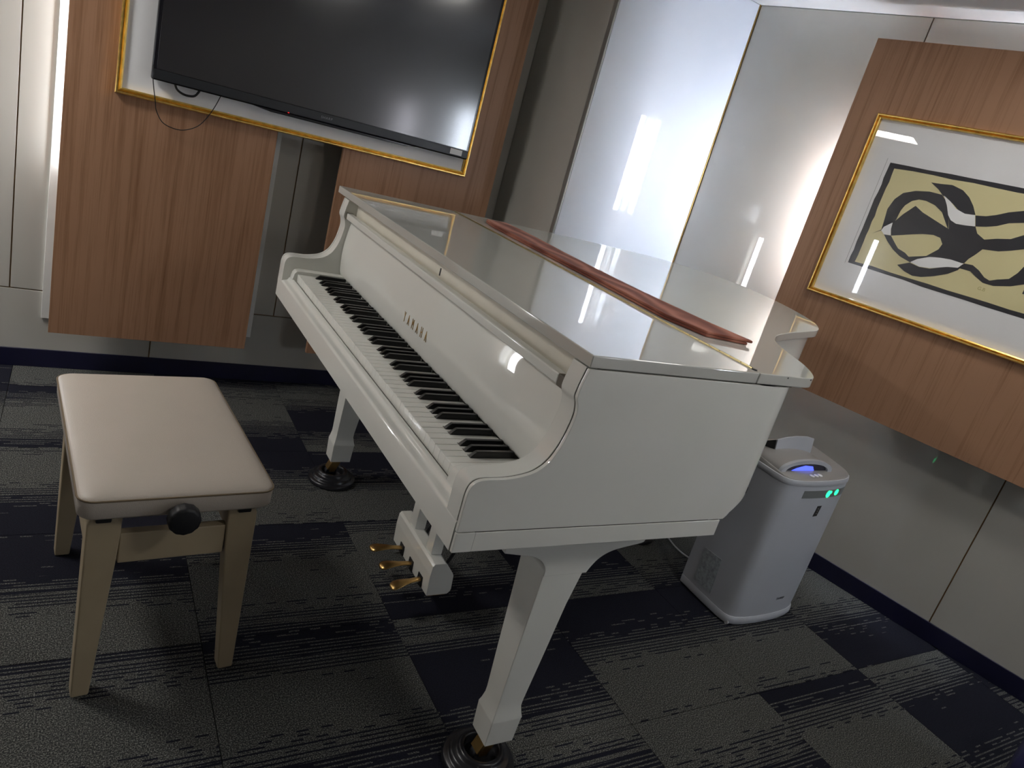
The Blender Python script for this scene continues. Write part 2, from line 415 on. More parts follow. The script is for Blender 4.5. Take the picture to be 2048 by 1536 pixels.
# recessed ceiling lamps out of view, the one over the piano's near side added as fill
def ceiling_lamp(x, y, w, l, power, label):
    t = thing('ceiling_lamp', label, 'lamp', (x, y, CZ - .02), group='ceiling lamps behind the camera')
    m = emis('ceiling_lamp_glow', (1.0, .97, .92), power)
    box('diffuser', x - w, x + w, y - l, y + l, CZ - .012, CZ - .006, m, t)
    v, f = [], []
    for (a, b, c, d) in ((x - w - .02, x - w, y - l - .02, y + l + .02), (x + w, x + w + .02, y - l - .02, y + l + .02), (x - w, x + w, y - l - .02, y - l), (x - w, x + w, y + l, y + l + .02)):
        vv, ff = box_geo(a, b, c, d, CZ - .016, CZ - .0005); k = len(v); v += vv; f += [tuple(i + k for i in q) for q in ff]
    mesh('frame', v, f, white_paint, t)
ceiling_lamp(-1.55, 1.5, .18, .18, P_CEILING, 'square ceiling lamp near the TV wall, beyond the bench'); ceiling_lamp(.9, -.95, .18, .18, P_CEILING * .34, 'square ceiling lamp added to light the near side of the piano'); ceiling_lamp(1.35, .2, .13, .13, P_CEILING * .45, 'small ceiling lamp in front of the framed picture')
q = RW(-2.35, .05); lamp_tube(q, .8, 1.5, P_TUBE_BACK * 3.5, 'white tube lamp added on the wall beyond the navy stool', r=.03)  # added out of view, makes the bright streak in the TV screen
lamp_tube((2.25, YF + .06), .8, 1.4, P_TUBE_BACK * .7, 'white tube lamp added on the wall behind the camera, beyond the navy stool', r=.04, col=(.9, .9, 1))  # added out of view for the paler band in the TV screen

# ================================================================ TV AND ITS FRAME
def frame_bars(name, rect, w, mk, parent, mat):
    # rect in (a, z); four mitred bars with a moulded profile; mk(a, depth, z) -> world
    a0, a1, z0, z1 = rect
    prof = [(0, 0), (0, .020), (.003, .024), (.007, .024), (w * .5, .016), (w * .78, .022), (w, .020), (w, 0)]
    corners = [((a0, z0), (1, 1)), ((a1, z0), (-1, 1)), ((a1, z1), (-1, -1)), ((a0, z1), (1, -1))]
    for k in range(4):
        rings = []
        for c, s in (corners[k], corners[(k + 1) % 4]):
            rings.append([mk(c[0] + s[0] * u, h, c[1] + s[1] * u) for u, h in prof])
        loft(name, rings, mat, parent, angle=25)
tvf = thing('wall_frame', 'large gold moulded frame around the TV with a white mat inside', 'frame', (.2, 2.13, 1.117))
frame_bars('frame_bar', (-.490, .884, 1.117, 2.02), .021, lambda a, d, z: (a, 2.1325 - d, z), tvf, gold)
box('mat', -.470, .864, 2.122, 2.1325, 1.137, 2.0, mat_board, tvf)
tv = thing('television', 'wide black flat TV inside the gold frame', 'television', (.23, 2.10, 1.19))
box('housing', -.386, .856, 2.072, 2.110, 1.192, 1.905, tv_black, tv, bevel=.006)
box('wall_mount', .1, .4, 2.108, 2.124, 1.4, 1.7, black_metal, tv)
box('screen', -.372, .842, 2.0695, 2.073, 1.230, 1.893, tv_screen, tv, bevel=.0006)
box('lower_bezel', -.380, .850, 2.067, 2.073, 1.197, 1.2285, tv_bezel, tv, bevel=.0015)
prism('speaker_strip', [(-.05, 1.193), (.62, 1.193), (.56, 1.184), (.02, 1.184)], 'y', 2.074, 2.10, tv_black, tv, bevel=.001)
text('brand_name', 'SHARP', .013, simple('logo_grey', (.25, .25, .27), .4), tv, (.205, 2.0668, 1.209), (1, 0, 0), (0, 0, 1), spacing=1.25)
b_ = box('sticker', .766, .822, 2.0660, 2.0668, 1.202, 1.225, sticker, tv); b_['label'] = 'small white sticker'
box('standby_light', .080, .085, 2.0660, 2.068, 1.196, 1.199, glow_red, tv)
o = tube('television_cable', [(-.384, 2.065, 1.240), (-.380, 2.064, 1.19), (-.366, 2.07, 1.12), (-.358, 2.10, 1.09), (-.335, 2.108, 1.055), (-.300, 2.110, 1.042), (-.262, 2.110, 1.044), (-.222, 2.106, 1.066), (-.196, 2.098, 1.10), (-.172, 2.09, 1.15), (-.155, 2.085, 1.20)], .0016, black_metal, n=8)
tag(o, 'thin dark cable hanging in a loop below the TV corner', 'cable')
o = tube('power_cable', [(-.312, 2.092, 1.205), (-.302, 2.094, 1.180), (-.282, 2.096, 1.168), (-.258, 2.096, 1.166), (-.238, 2.096, 1.174), (-.222, 2.094, 1.205)], .004, black_metal, n=8)
tag(o, 'short thick black cable sagging just under the TV', 'cable')

# ================================================================ FRAMED PICTURE
pic = thing('framed_picture', 'gold framed abstract print in black, cream and white under glass', 'picture', (*RW(.1, .1), 1.084))
PD = .1305
def K(s, z): return (-.5756 + (s + .5756) * .9832, 1.3258 + (z - 1.3258) * .9832)   # to the panel's real depth
def pm(a, d, z): return (*RW(a, PD + d), z)
frame_bars('frame_bar', (-.52, .692, 1.088, 1.769), .017, lambda a, d, z: pm(a, d, z), pic, gold)
rbox('mat', -.505, .678, PD + .001, PD + .006, 1.103, 1.754, mat_board, pic)
def sheet(name, poly, d, mat, th=.0005):
    poly = [K(*p_) for p_ in poly]
    v = [(*RW(s, PD + d), z) for s, z in poly] + [(*RW(s, PD + d + th), z) for s, z in poly]; n = len(poly)
    f = [tuple(range(n)), tuple(range(2 * n - 1, n - 1, -1))] + [(i, (i + 1) % n, n + (i + 1) % n, n + i) for i in range(n)]
    return v, f
def sheets(name, polys, d, mat, parent):
    V, F = [], []
    for p in polys:
        v, f = sheet(name, p, d, mat); k = len(V); V += v; F += [tuple(i + k for i in q) for q in f]
    return mesh(name, V, F, mat, parent, smooth=False)
# hand-cut looking black border with slightly wobbly edges, then the cream field, then the shapes
random.seed(3)
def wob(a, b, n=14, amp=.0022):
    return [(a[0] + (b[0] - a[0]) * i / n + random.uniform(-amp, amp), a[1] + (b[1] - a[1]) * i / n + random.uniform(-amp, amp)) for i in range(n)]
oc = [(.604, 1.616), (.604, 1.229), (-.40, 1.222), (-.40, 1.628)]
ic = [(.5805, 1.6005), (.580, 1.2425), (-.378, 1.240), (-.378, 1.612)]
sheets('print_border', [sum((wob(oc[i], oc[(i + 1) % 4]) for i in range(4)), [])], .0062, ink, pic)
sheets('print_field', [sum((wob(ic[i], ic[(i + 1) % 4]) for i in range(4)), [])], .0069, paper_cream, pic)
A = {
 'head': [[0.5608, 1.3586], [0.5354, 1.3791], [0.5388, 1.4106], [0.5448, 1.4559], [0.5349, 1.4948], [0.5141, 1.5226], [0.4761, 1.5392], [0.4293, 1.5474], [0.3858, 1.5462], [0.3673, 1.5316], [0.3468, 1.5051], [0.3342, 1.4831], [0.3172, 1.4368], [0.361, 1.4889], [0.393, 1.5064], [0.4274, 1.514], [0.4522, 1.5132], [0.4733, 1.503], [0.4903, 1.4826], [0.4973, 1.4611], [0.4993, 1.4275], [0.5048, 1.4095], [.5065, 1.4137], [.5304, 1.391], [.534, 1.377]],
 'leaf': [[0.4378, 1.5785], [0.4067, 1.5804], [0.3665, 1.585], [0.3268, 1.5754], [0.2986, 1.5574], [0.2744, 1.5324], [0.2561, 1.5061], [0.2886, 1.501], [0.316, 1.5097], [0.3407, 1.5255], [0.3631, 1.5358], [0.3818, 1.5439], [0.4043, 1.5608]],
 'tri': [[0.4546, 1.4894], [0.4224, 1.4734], [0.3718, 1.4574], [0.3168, 1.4401], [0.333, 1.4802], [0.3082, 1.4645], [0.2404, 1.47], [0.2256, 1.4491], [0.1968, 1.4354], [0.1631, 1.4479], [0.1235, 1.4578], [0.0934, 1.4794], [.04, 1.485], [.04, 1.448], [0.0747, 1.4366], [0.108, 1.4221], [0.141, 1.41], [0.1887, 1.4035], [0.2017, 1.3809], [0.2161, 1.3608], [0.2229, 1.3428], [0.2476, 1.3385], [0.279, 1.3418], [0.3248, 1.3346], [0.3486, 1.3321], [0.3196, 1.3654], [0.3152, 1.3861], [0.3304, 1.4043], [0.3566, 1.408], [0.3913, 1.4017], [0.4249, 1.3912], [0.4934, 1.3676], [0.503, 1.3899], [0.5061, 1.4125], [0.4834, 1.4515]],
 'jaw': [[0.5192, 1.3652], [0.4934, 1.3676], [0.4661, 1.343], [0.4509, 1.3306], [0.4211, 1.3225], [0.404, 1.3129], [0.3486, 1.3321], [0.3248, 1.3346], [0.3898, 1.2951], [0.4334, 1.3054], [0.4672, 1.3225], [0.4968, 1.3444]],
 'leaf2': [[0.4298, 1.2741], [0.3927, 1.2942], [0.3552, 1.289], [0.3194, 1.2935], [0.2683, 1.3172], [0.2217, 1.34], [0.2318, 1.3157], [0.2579, 1.2932], [0.2977, 1.272], [0.3352, 1.2573], [0.365, 1.2525], [0.3971, 1.2592]],
 'arm1': [[0.2554, 1.5045], [0.2237, 1.5101], [0.1952, 1.5217], [0.1642, 1.5386], [0.1255, 1.5531], [.04, 1.56], [.04, 1.525], [0.1097, 1.5168], [0.1496, 1.5051], [0.1802, 1.4873], [0.2093, 1.4771], [0.2404, 1.47]],
 'arm2': [[0.2229, 1.3428], [0.1948, 1.3451], [0.1698, 1.3338], [0.1451, 1.3164], [0.1259, 1.3112], [0.1078, 1.3209], [0.075, 1.3339], [0.0591, 1.3593], [0.0514, 1.3831], [.0, 1.40], [-.02, 1.35], [0.028, 1.3296], [0.0603, 1.3127], [0.1089, 1.2979], [0.1428, 1.2981], [0.1714, 1.3111], [0.1939, 1.3231], [0.229, 1.323]],
 'far': [[.045, 1.56], [-.10, 1.55], [-.22, 1.50], [-.27, 1.42], [-.22, 1.34], [-.10, 1.30], [.02, 1.30], [.02, 1.33], [-.08, 1.335], [-.17, 1.37], [-.21, 1.42], [-.17, 1.48], [-.08, 1.51], [.045, 1.525]]}
Wt = {'w1': [[0.3779, 1.5449], [0.3485, 1.5299], [0.3225, 1.5112], [0.2891, 1.5021], [0.2569, 1.5053], [0.2414, 1.4697], [0.273, 1.465], [0.3017, 1.4631], [0.3227, 1.4702], [0.3382, 1.4852], [0.3556, 1.5156]],
 'w2': [[0.5343, 1.3767], [0.5304, 1.3912], [0.5066, 1.4137], [0.503, 1.3899], [0.4951, 1.3685], [0.5192, 1.3652]],
 'w3': [[0.3906, 1.2968], [0.3723, 1.3137], [0.3363, 1.3324], [0.3022, 1.3394], [0.2676, 1.3433], [0.224, 1.3412], [0.235, 1.3231], [0.2678, 1.3161], [0.3202, 1.2953], [0.3557, 1.2902]]}
for k_ in A: sheets('black_shape', [A[k_]], .0076, ink, pic)
for k_ in Wt: sheets('white_shape', [Wt[k_]], .0083, paper_white, pic)
sheets('pencil_line', [[(.6185, 1.630), (.6175, 1.630), (.6155, 1.226), (.6165, 1.226)]], .0062, simple('pencil_grey', (.28, .28, .28), .7), pic)
text('signature', 'G.B', .016, simple('faded_ink', (.40, .34, .13), .7), pic, pm(*((lambda k: (k[0], .0074, k[1]))(K(.150, 1.272)))), (-WU[0], -WU[1], 0), (0, 0, 1))
def glass_mat():
    m, nt, b = new_mat('picture_glass')
    b.inputs['Transmission Weight'].default_value = 1; b.inputs['Roughness'].default_value = 0; b.inputs['IOR'].default_value = 1.5
    # clear thin pane: straight-through light plus its surface reflection
    out = nt.nodes['Material Output']; tr = N(nt, 'ShaderNodeBsdfTransparent'); gl = N(nt, 'ShaderNodeBsdfGlossy')
    gl.inputs['Roughness'].default_value = .01; fr = N(nt, 'ShaderNodeFresnel'); fr.inputs['IOR'].default_value = 1.6
    mx = N(nt, 'ShaderNodeMixShader'); geo = N(nt, 'ShaderNodeNewGeometry'); iv = N(nt, 'ShaderNodeMath', operation='SUBTRACT'); iv.inputs[0].default_value = 1; nt.links.new(geo.outputs['Backfacing'], iv.inputs[1])
    mu = N(nt, 'ShaderNodeMath', operation='MULTIPLY'); nt.links.new(fr.outputs[0], mu.inputs[0]); nt.links.new(iv.outputs[0], mu.inputs[1])
    nt.links.new(mu.outputs[0], mx.inputs[0]); nt.links.new(tr.outputs[0], mx.inputs[1]); nt.links.new(gl.outputs[0], mx.inputs[2])
    nt.links.new(mx.outputs[0], out.inputs['Surface'])
    return m
rbox('glass_pane', -.505, .678, PD + .0105, PD + .0125, 1.103, 1.754, glass_mat(), pic, smooth=False)

# ================================================================ GRAND PIANO
YW = 1.473
ZT, ZL, ZC = 1.034, 1.0115, 1.009
piano = thing('grand_piano', 'white grand piano with closed lid and open keyboard', 'piano', (.7, .75, 0))
arm_prof = [(0, .698), (0, .760), (.001, .776), (.006, .789), (.015, .796), (.030, .799), (.064, .800), (.093, .804), (.121, .813), (.142, .830), (.155, .853), (.163, .877), (.168, .905), (.1695, .925), (.166, .943), (.160, .957), (.1615, .976), (.168, ZC)]
arm_f = [tuple(p)[:2] for p in catmull([(x, z, 0) for x, z in arm_prof[1:-1]], 4)]
arm_poly = [arm_prof[0]] + arm_f + [arm_prof[-1], (.645, ZC), (.645, .698)]
def inset(poly, d):
    out = []; n = len(poly)
    for i, p in enumerate(poly):
        a = Vector(poly[i - 1]); b = Vector(p); c = Vector(poly[(i + 1) % n])
        t = ((b - a).normalized() + (c - b).normalized()).normalized(); out.append((p[0] - t.y * d, p[1] + t.x * d))
    return out
cw = sum((arm_poly[i][0] * arm_poly[(i + 1) % len(arm_poly)][1] - arm_poly[(i + 1) % len(arm_poly)][0] * arm_poly[i][1]) for i in range(len(arm_poly))) < 0
dark_poly = inset(arm_poly, -.0016 if cw else .0016)
for y0, y1, ys0, ys1 in ((.0110, .053, .0, .0082), (YW - .053, YW - .0110, YW - .0082, YW)):
    a = prism('arm', arm_poly, 'y', y0, y1, lacquer, piano, bevel=.0012, segs=2)
    prism('side_veneer', arm_poly, 'y', ys0, ys1, lacquer, a, bevel=.0008, segs=1)
    prism('veneer_seam', dark_poly, 'y', min(ys1, y1) - .001 if y0 < 1 else y1 - .001, (y0 + .001) if y0 < 1 else ys0 + .001, seam_dark, a)
# rim: bentside, tail and spine, open at the keyboard
rim_pts = [(.600, 0), (.645, 0), (.672, .0015), (.705, .016), (.738, .052), (.768, .095), (.806, .150), (.862, .222), (.925, .290), (1.00, .345), (1.10, .392), (1.20, .428), (1.31, .468), (1.40, .520), (1.485, .602), (1.550, .710), (1.607, .850), (1.640, 1.0), (1.648, 1.10), (1.625, 1.21), (1.560, 1.305), (1.46, 1.375), (1.33, 1.415), (1.15, 1.445), (.95, 1.460), (.645, YW), (.60, YW)]
rp = [v.to_2d() for v in catmull([(x, y, 0) for x, y in rim_pts], 5)]
def offset_line(P, d):
    out = []
    for i, p in enumerate(P):
        t = (P[min(i + 1, len(P) - 1)] - P[max(i - 1, 0)]).normalized(); out.append(Vector((p.x - t.y * d, p.y + t.x * d)))
    return out
def rim_bottom(p):
    if p.y > .5: return .757 if p.x > .70 else .757 - (.70 - p.x) * .5
    for (xa, za), (xb, zb) in zip(((.60, .698), (.648, .700), (.657, .716), (.670, .728), (.684, .737), (.697, .747), (.706, .757)), ((.648, .700), (.657, .716), (.670, .728), (.684, .737), (.697, .747), (.706, .757), (9, .757))):
        if p.x <= xb: return za + (zb - za) * max(0, (p.x - xa) / (xb - xa))
    return .757
ri = offset_line(rp, .045)
rings = []
for po, pi_ in zip(rp, ri):
    zb = rim_bottom(po); rings.append([(po.x, po.y, zb), (po.x, po.y, ZC), (pi_.x, pi_.y, ZC), (pi_.x, pi_.y, zb)])
v, f = loft_geo(rings); mesh('case_rim', v, f, lacquer, piano, angle=40, flat=True)
inner = [(.30, YW - .06), (.30, .06)] + [(p.x, p.y) for p in ri[6:-6]]
prism('soundboard', [(x, y) for x, y in inner], 'z', .80, .81, cream, piano, smooth=False)
# keybed and front
box('key_bed', .0375, .638, .0005, YW - .0005, .657, .6955, lacquer, piano, bevel=.0012)
for ya, yb in ((.0005, .0082), (YW - .0082, YW - .0005)): box('key_bed_end', .0005, .0376, ya, yb, .657, .6955, lacquer, piano, bevel=.0008)
box('bed_seam', .0375, .634, .0022, YW - .0022, .695, .6985, seam_dark, piano)
ks = [(-.0015, .657), (-.0015, .712), (.0025, .717), (.006, .7185), (.013, .7195), (.018, .722), (.021, .727), (.024, .731), (.029, .732), (.0335, .730), (.0362, .724), (.0362, .657)]
prism('key_slip', ks, 'y', .0092, YW - .0092, lacquer, piano, angle=50, flat=True)
prism('key_slip_gap', [(.0365, .697), (.0365, .7255), (.0395, .7255), (.0395, .697)], 'y', .10, YW - .09, seam_dark, piano)
KY0, KY1 = .1215, 1.3835
for y0, y1 in ((.0535, KY0 - .0015), (KY1 + .0015, YW - .0535)):
    kb = [(.024, .698), (.024, .735), (.028, .752), (.034, .760), (.046, .763), (.195, .763), (.195, .698)]
    prism('key_block', kb, 'y', y0, y1, lacquer, piano, bevel=.002)
box('key_frame', .06, .26, KY0, KY1, .699, .726, seam_dark, piano)
# keys
pitch = (KY1 - KY0) / 52
def key_mesh(nl, nr):
    w = pitch - .0009; h = w / 2; k = .0072
    pts = [(0, -h), (.050, -h)] + ([(.050, -h + k), (.158, -h + k)] if nl else [(.158, -h)]) + ([(.158, h - k), (.050, h - k)] if nr else [(.158, h)]) + ([(.050, h)] if True else []) + [(0, h)]
    if not nr: pts = [p for i, p in enumerate(pts) if not (p == (.050, h))]
    if not nl: pts = [p for p in pts if p != (.050, -h)]
    v, f = prism_geo(pts, 'z', -.0245, 0)
    bm = bmesh.new(); vs = [bm.verts.new(q) for q in v]
    for q in f: bm.faces.new([vs[i] for i in q])
    bmesh.ops.recalc_face_normals(bm, faces=bm.faces)
    es = [e for e in bm.edges if all(abs(vv.co.z) < 1e-6 for vv in e.verts) and e.calc_length() > .01]
    bmesh.ops.bevel(bm, geom=es, offset=.0007, segments=1, affect='EDGES', clamp_overlap=True)
    me = bpy.data.meshes.new('white_key'); bm.to_mesh(me); bm.free(); me.materials.append(ivory); return me
km = {(a, b): key_mesh(a, b) for a in (0, 1) for b in (0, 1)}
pinv = Matrix.Translation(piano.location).inverted()
names_ = 'ABCDEFG'
has_sharp = {'A', 'C', 'D', 'F', 'G'}
bkm_v = []
def blk(x0, x1, hw0, hw1, z0, z1): return None
# black key: tapered body with sloping nose
ww, wt, L_ = .0058, .0046, .098
bv = [(0, -ww, 0), (0, ww, 0), (L_, ww, 0), (L_, -ww, 0), (.003, -ww * .95, .004), (.003, ww * .95, .004), (.013, -wt, .0125), (.013, wt, .0125), (L_, wt, .0125), (L_, -wt, .0125)]
bf = [(0, 1, 2, 3), (0, 4, 5, 1), (4, 6, 7, 5), (6, 9, 8, 7), (0, 3, 9, 6, 4), (1, 5, 7, 8, 2), (2, 8, 9, 3)]
bm = bmesh.new(); vs = [bm.verts.new(q) for q in bv]
for q in bf: bm.faces.new([vs[i] for i in q])
bmesh.ops.recalc_face_normals(bm, faces=bm.faces)
bmesh.ops.bevel(bm, geom=[e for e in bm.edges if e.calc_face_angle(0) > .5 and max(vv.co.z for vv in e.verts) > .003], offset=.0010, segments=2, affect='EDGES', clamp_overlap=True)
bkm = bpy.data.meshes.new('black_key'); bm.to_mesh(bm and bkm); bm.free(); bkm.materials.append(ebony)
for p_ in bkm.polygons: p_.use_smooth = True
bkm.set_sharp_from_angle(angle=math.radians(35))
for i in range(52):
    nm = names_[i % 7]; prev = names_[(i - 1) % 7]
    yk = KY1 - (i + .5) * pitch
    sharp_after = nm in has_sharp and i < 51          # black key towards the treble (-y)
    sharp_before = prev in has_sharp and i > 0
    o = bpy.data.objects.new('white_key', km[(1 if sharp_after else 0, 1 if sharp_before else 0)]); COL.objects.link(o)
    o.parent = piano; o.matrix_parent_inverse = pinv; o.location = (.038, yk, .752 + random.uniform(-.0002, .0002))
    if sharp_after:
        o = bpy.data.objects.new('black_key', bkm); COL.objects.link(o)
        o.parent = piano; o.matrix_parent_inverse = pinv; o.location = (.0895, yk - pitch / 2, .7515)
# fallboard: long curved board with a lipped top, golden maker's name
fb = catmull([(.197, .7535, 0), (.189, .760, 0), (.1825, .771, 0), (.179, .796, 0), (.177, .837, 0), (.179, .873, 0), (.183, .907, 0), (.188, .940, 0), (.188, .951, 0), (.183, .955, 0)], 5)
fbf = [(p.x, p.y) for p in fb]
fb_poly = fbf + [(.187, .955), (.197, .955), (.197, .9), (.200, .84), (.205, .7535)]
fall = prism('fallboard', fb_poly, 'y', .0545, YW - .0545, lacquer, piano, angle=40, flat=True)
rail = box('fallboard_rail', .1665, .1885, .0775, YW - .0625, .9490, .9695, lacquer, fall, bevel=.0035, segs=3)
for y0, y1 in ((.0560, .0774), (YW - .0624, YW - .0560)):
    box('rail_end', .1655, .1895, y0, y1, .9480, .9705, rubber, fall, bevel=.002)
text('maker_name', 'YAMAHA', .0285, brass, fall, (.1766, .812, .8115), (0, -1, 0), (0, 0, 1), spacing=3.0, extrude=.0005, fit=(.162, .0265))
# music shelf behind the fallboard and the board above it with the lock
lb = box('lock_board', .2005, .2150, .0545, YW - .0545, .93, 1.0105, cream, piano)
box('groove_strip', .1975, .2006, .0560, YW - .0560, .930, .9615, groove_brown, lb)  # brown strip along the foot of the lock board
box('keyhole', .1993, .2010, .7075, .7130, .969, .988, ebony, lb, bevel=.0006)
# lid in two leaves
near = [(.1665, .001), (.72, .001), (.752, .006), (.778, .024), (.812, .062), (.846, .112), (.892, .200), (.942, .272), (.990, .316), (1.050, .354), (1.164, .404), (1.310, .458), (1.385, .488), (1.448, .532), (1.516, .603), (1.580, .712), (1.640, .860), (1.676, 1.0), (1.684, 1.095), (1.660, 1.215), (1.590, 1.318), (1.48, 1.395), (1.34, 1.435), (1.15, 1.468), (.95, 1.490), (.70, 1.512), (.1665, 1.547)]
HX = .582
lp = catmull([(x, y, 0) for x, y in near[1:-1]], 5)
lp = [(p.x, p.y) for p in lp]
main_lid = [(HX + .0012, .001)] + lp + [(HX + .0012, 1.520)]
front_lid = [(.1665, .001), (HX - .0012, .001), (HX - .0012, 1.520), (.1665, 1.547)]
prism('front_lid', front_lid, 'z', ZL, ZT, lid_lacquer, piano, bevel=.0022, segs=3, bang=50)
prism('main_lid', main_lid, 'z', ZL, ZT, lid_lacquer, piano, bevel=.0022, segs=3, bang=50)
prism('lid_seam', [(.19, .008), (.70, .008), (.70, .04), (.19, .04)], 'z', ZC - .0005, ZL + .0005, seam_dark, piano)
hg = box('lid_hinge', HX - .0038, HX + .0038, .022, 1.505, ZT - .0005, ZT + .0009, hinge_brass, piano)
V_, F_ = [], []
for k in range(47):
    y0 = .024 + k * .0315; r = .0023
    ring = [[(HX + r * math.cos(2 * PI * j / 8), y, ZT + .0012 + r * math.sin(2 * PI * j / 8)) for j in range(8)] for y in (y0, y0 + .0295)]
    vv, ff = loft_geo(ring); b0 = len(V_); V_ += vv; F_ += [tuple(i + b0 for i in q) for q in ff]
mesh('hinge_knuckle', V_, F_, hinge_brass, hg, kind='stuff')
box('hinge_tip', HX - .0045, HX + .0045, .014, .0218, ZT - .0005, ZT + .0018, black_metal, hg)
for px_, py_ in ((.668, .0012), (.745, .0040)): lathe('lid_pin', [(.0018, -.0012), (.0018, .0006)], (px_, py_ + .0005, ZT - .004), ebony, piano, n=10, axis='y')

# legs
def rect(x0, x1, y0, y1, z): return [(x0, y0, z), (x1, y0, z), (x1, y1, z), (x0, y1, z)]
def leg(mirror, cx=None, cy=None):
    def my(y): return YW - y if mirror else y
    R = [rect(.264, .364, .060, .150, .560), rect(.264, .364, .060, .150, .541), rect(.263, .350, .060, .142, .463), rect(.262, .338, .062, .131, .33), rect(.2625, .326, .064, .122, .205),
         rect(.2622, .3255, .0638, .1222, .190), rect(.2595, .330, .061, .125, .172), rect(.257, .334, .0585, .1285, .160), rect(.257, .333, .059, .128, .155), rect(.259, .331, .061, .125, .089)]
    R = [[(x, my(y), z) for x, y, z in r] for r in R]
    L = loft('leg', R, lacquer, piano, bevel=.0018, segs=2, bang=60, angle=20)
    bp_ = [(.152, .6565), (.154, .604), (.187, .598), (.222, .592), (.243, .582), (.256, .570), (.2635, .556), (.2645, .5412), (.372, .5412), (.379, .555), (.392, .573), (.412, .587), (.44, .596), (.497, .606), (.506, .612), (.512, .6565)]
    bp_ = [bp_[0]] + bp_[1:2] + [tuple(p)[:2] for p in catmull([(x, z, 0) for x, z in bp_[2:8]], 4)] + [tuple(p)[:2] for p in catmull([(x, z, 0) for x, z in bp_[8:15]], 4)] + [bp_[15]]
    a, b = sorted((my(.0585), my(.151)))
    prism('leg_bracket', bp_, 'y', a, b, lacquer, piano, bevel=.0012)
    caster(L, .292, my(.093), -1)
    return L
def caster(L, x, y, sgn):
    box('caster_plate', x - .020, x + .020, y - .020, y + .020, .083, .0892, brass, L, bevel=.001)
    for dy in (-.016, .012):
        prism('caster_fork', [(x - .014, .083), (x + .012, .083), (x - .006, .040), (x - .026, .040)], 'y', y + dy, y + dy + .004, brass, L, bevel=.0008)
    prism('fork_front', [(x - .020, .083), (x - .010, .083), (x - .026, .048), (x - .034, .050)], 'y', y - .016, y + .016, brass, L, bevel=.001)
    lathe('caster_wheel', [(.006, -.011), (.019, -.011), (.021, -.008), (.021, .008), (.019, .011), (.006, .011)], (x - .016, y, .038), black_metal, L, n=24, axis='y')
leg(False); leg(True)
# tail leg
tx, ty = 1.415, .93
R = [rect(tx - .06, tx + .06, ty - .05, ty + .05, .80), rect(tx - .055, tx + .055, ty - .05, ty + .05, .62), rect(tx - .033, tx + .033, ty - .031, ty + .031, .205), rect(tx - .033, tx + .033, ty - .031, ty + .031, .19), rect(tx - .038, tx + .038, ty - .036, ty + .036, .16), rect(tx - .036, tx + .036, ty - .034, ty + .034, .089)]
TL = loft('leg', R, lacquer, piano, bevel=.0018, bang=60, angle=20); caster(TL, tx + .004, ty, 1)
# lyre with pedals
ly = loft('pedal_lyre', [[(x, y, z) for x, z in ((.337, .0735), (.333, .139), (.3335, .146), (.335, .172), (.341, .180), (.373, .180), (.380, .176), (.405, .144), (.409, .136), (.413, .090), (.411, .082), (.403, .0735))] for y in (.594, .874)], lacquer, piano, bevel=.0015, segs=2, bang=25)
box('lyre_post', .346, .380, .642, .682, .178, .657, lacquer, ly, bevel=.0015)
box('lyre_post', .346, .380, .772, .812, .178, .657, lacquer, ly, bevel=.0015)
box('lyre_top', .340, .40, .60, .86, .640, .6568, lacquer, ly, bevel=.002)
box('base_plate', .345, .400, .600, .868, .068, .0735, brass, ly)
for py in (.640, .800): tube('lyre_brace', [(.395, py, .12), (.60, py, .655)], .005, black_metal, ly, sub=1)
for yb, yt in ((.800, .812), (.722, .722), (.648, .626)):
    prism('pedal_slot', [(.3325, .0745), (.3325, .108), (.338, .108), (.338, .0745)], 'y', yb - .0145, yb + .0145, black_metal, ly)
    rings = []
    for t_, xx, w_, h_, zc in ((0, .345, .0095, .0045, .094), (.2, .322, .0095, .0045, .095), (.42, .300, .0100, .0045, .096), (.60, .281, .0135, .0048, .0965), (.78, .262, .0185, .0052, .0955), (.9, .248, .0195, .0055, .093), (.97, .240, .0160, .0048, .0905), (1, .2365, .0090, .0028, .089)):
        yy = yb + (yt - yb) * t_
        rings.append([(xx, yy + w_ * math.cos(2 * PI * k / 14), zc + h_ * (1 if math.sin(2 * PI * k / 14) > 0 else .8) * math.sin(2 * PI * k / 14)) for k in range(14)])
    loft('pedal', rings, brass, ly, angle=60)
    tube('pedal_rod', [(.340, yb, .083), (.315, yb + .004, .074), (.345, yb + .008, .070)], .0018, alu, ly, n=6, sub=3)
# caster cups (loose under the wheels)
for (cx, cy, lab) in ((.284, .100, 'round black caster cup under the treble front leg nearest the camera'), (.284, YW - .098, 'round black caster cup under the bass front leg by the TV wall'), (tx - .01, ty, 'black caster cup under the tail leg of the piano')):
    c = lathe('caster_cup', [(.060, .0005), (.080, .0005), (.0845, .004), (.0845, .014), (.0815, .018), (.074, .019), (.071, .022), (.070, .028), (.066, .031), (.058, .032), (.054, .036), (.053, .042), (.050, .0445), (.044, .0445), (.041, .042), (.039, .018), (.0, .0175)], (cx, cy, 0), black_plastic, n=56, angle=50)
    tag(c, lab, 'caster cup', 'caster cups under the piano')

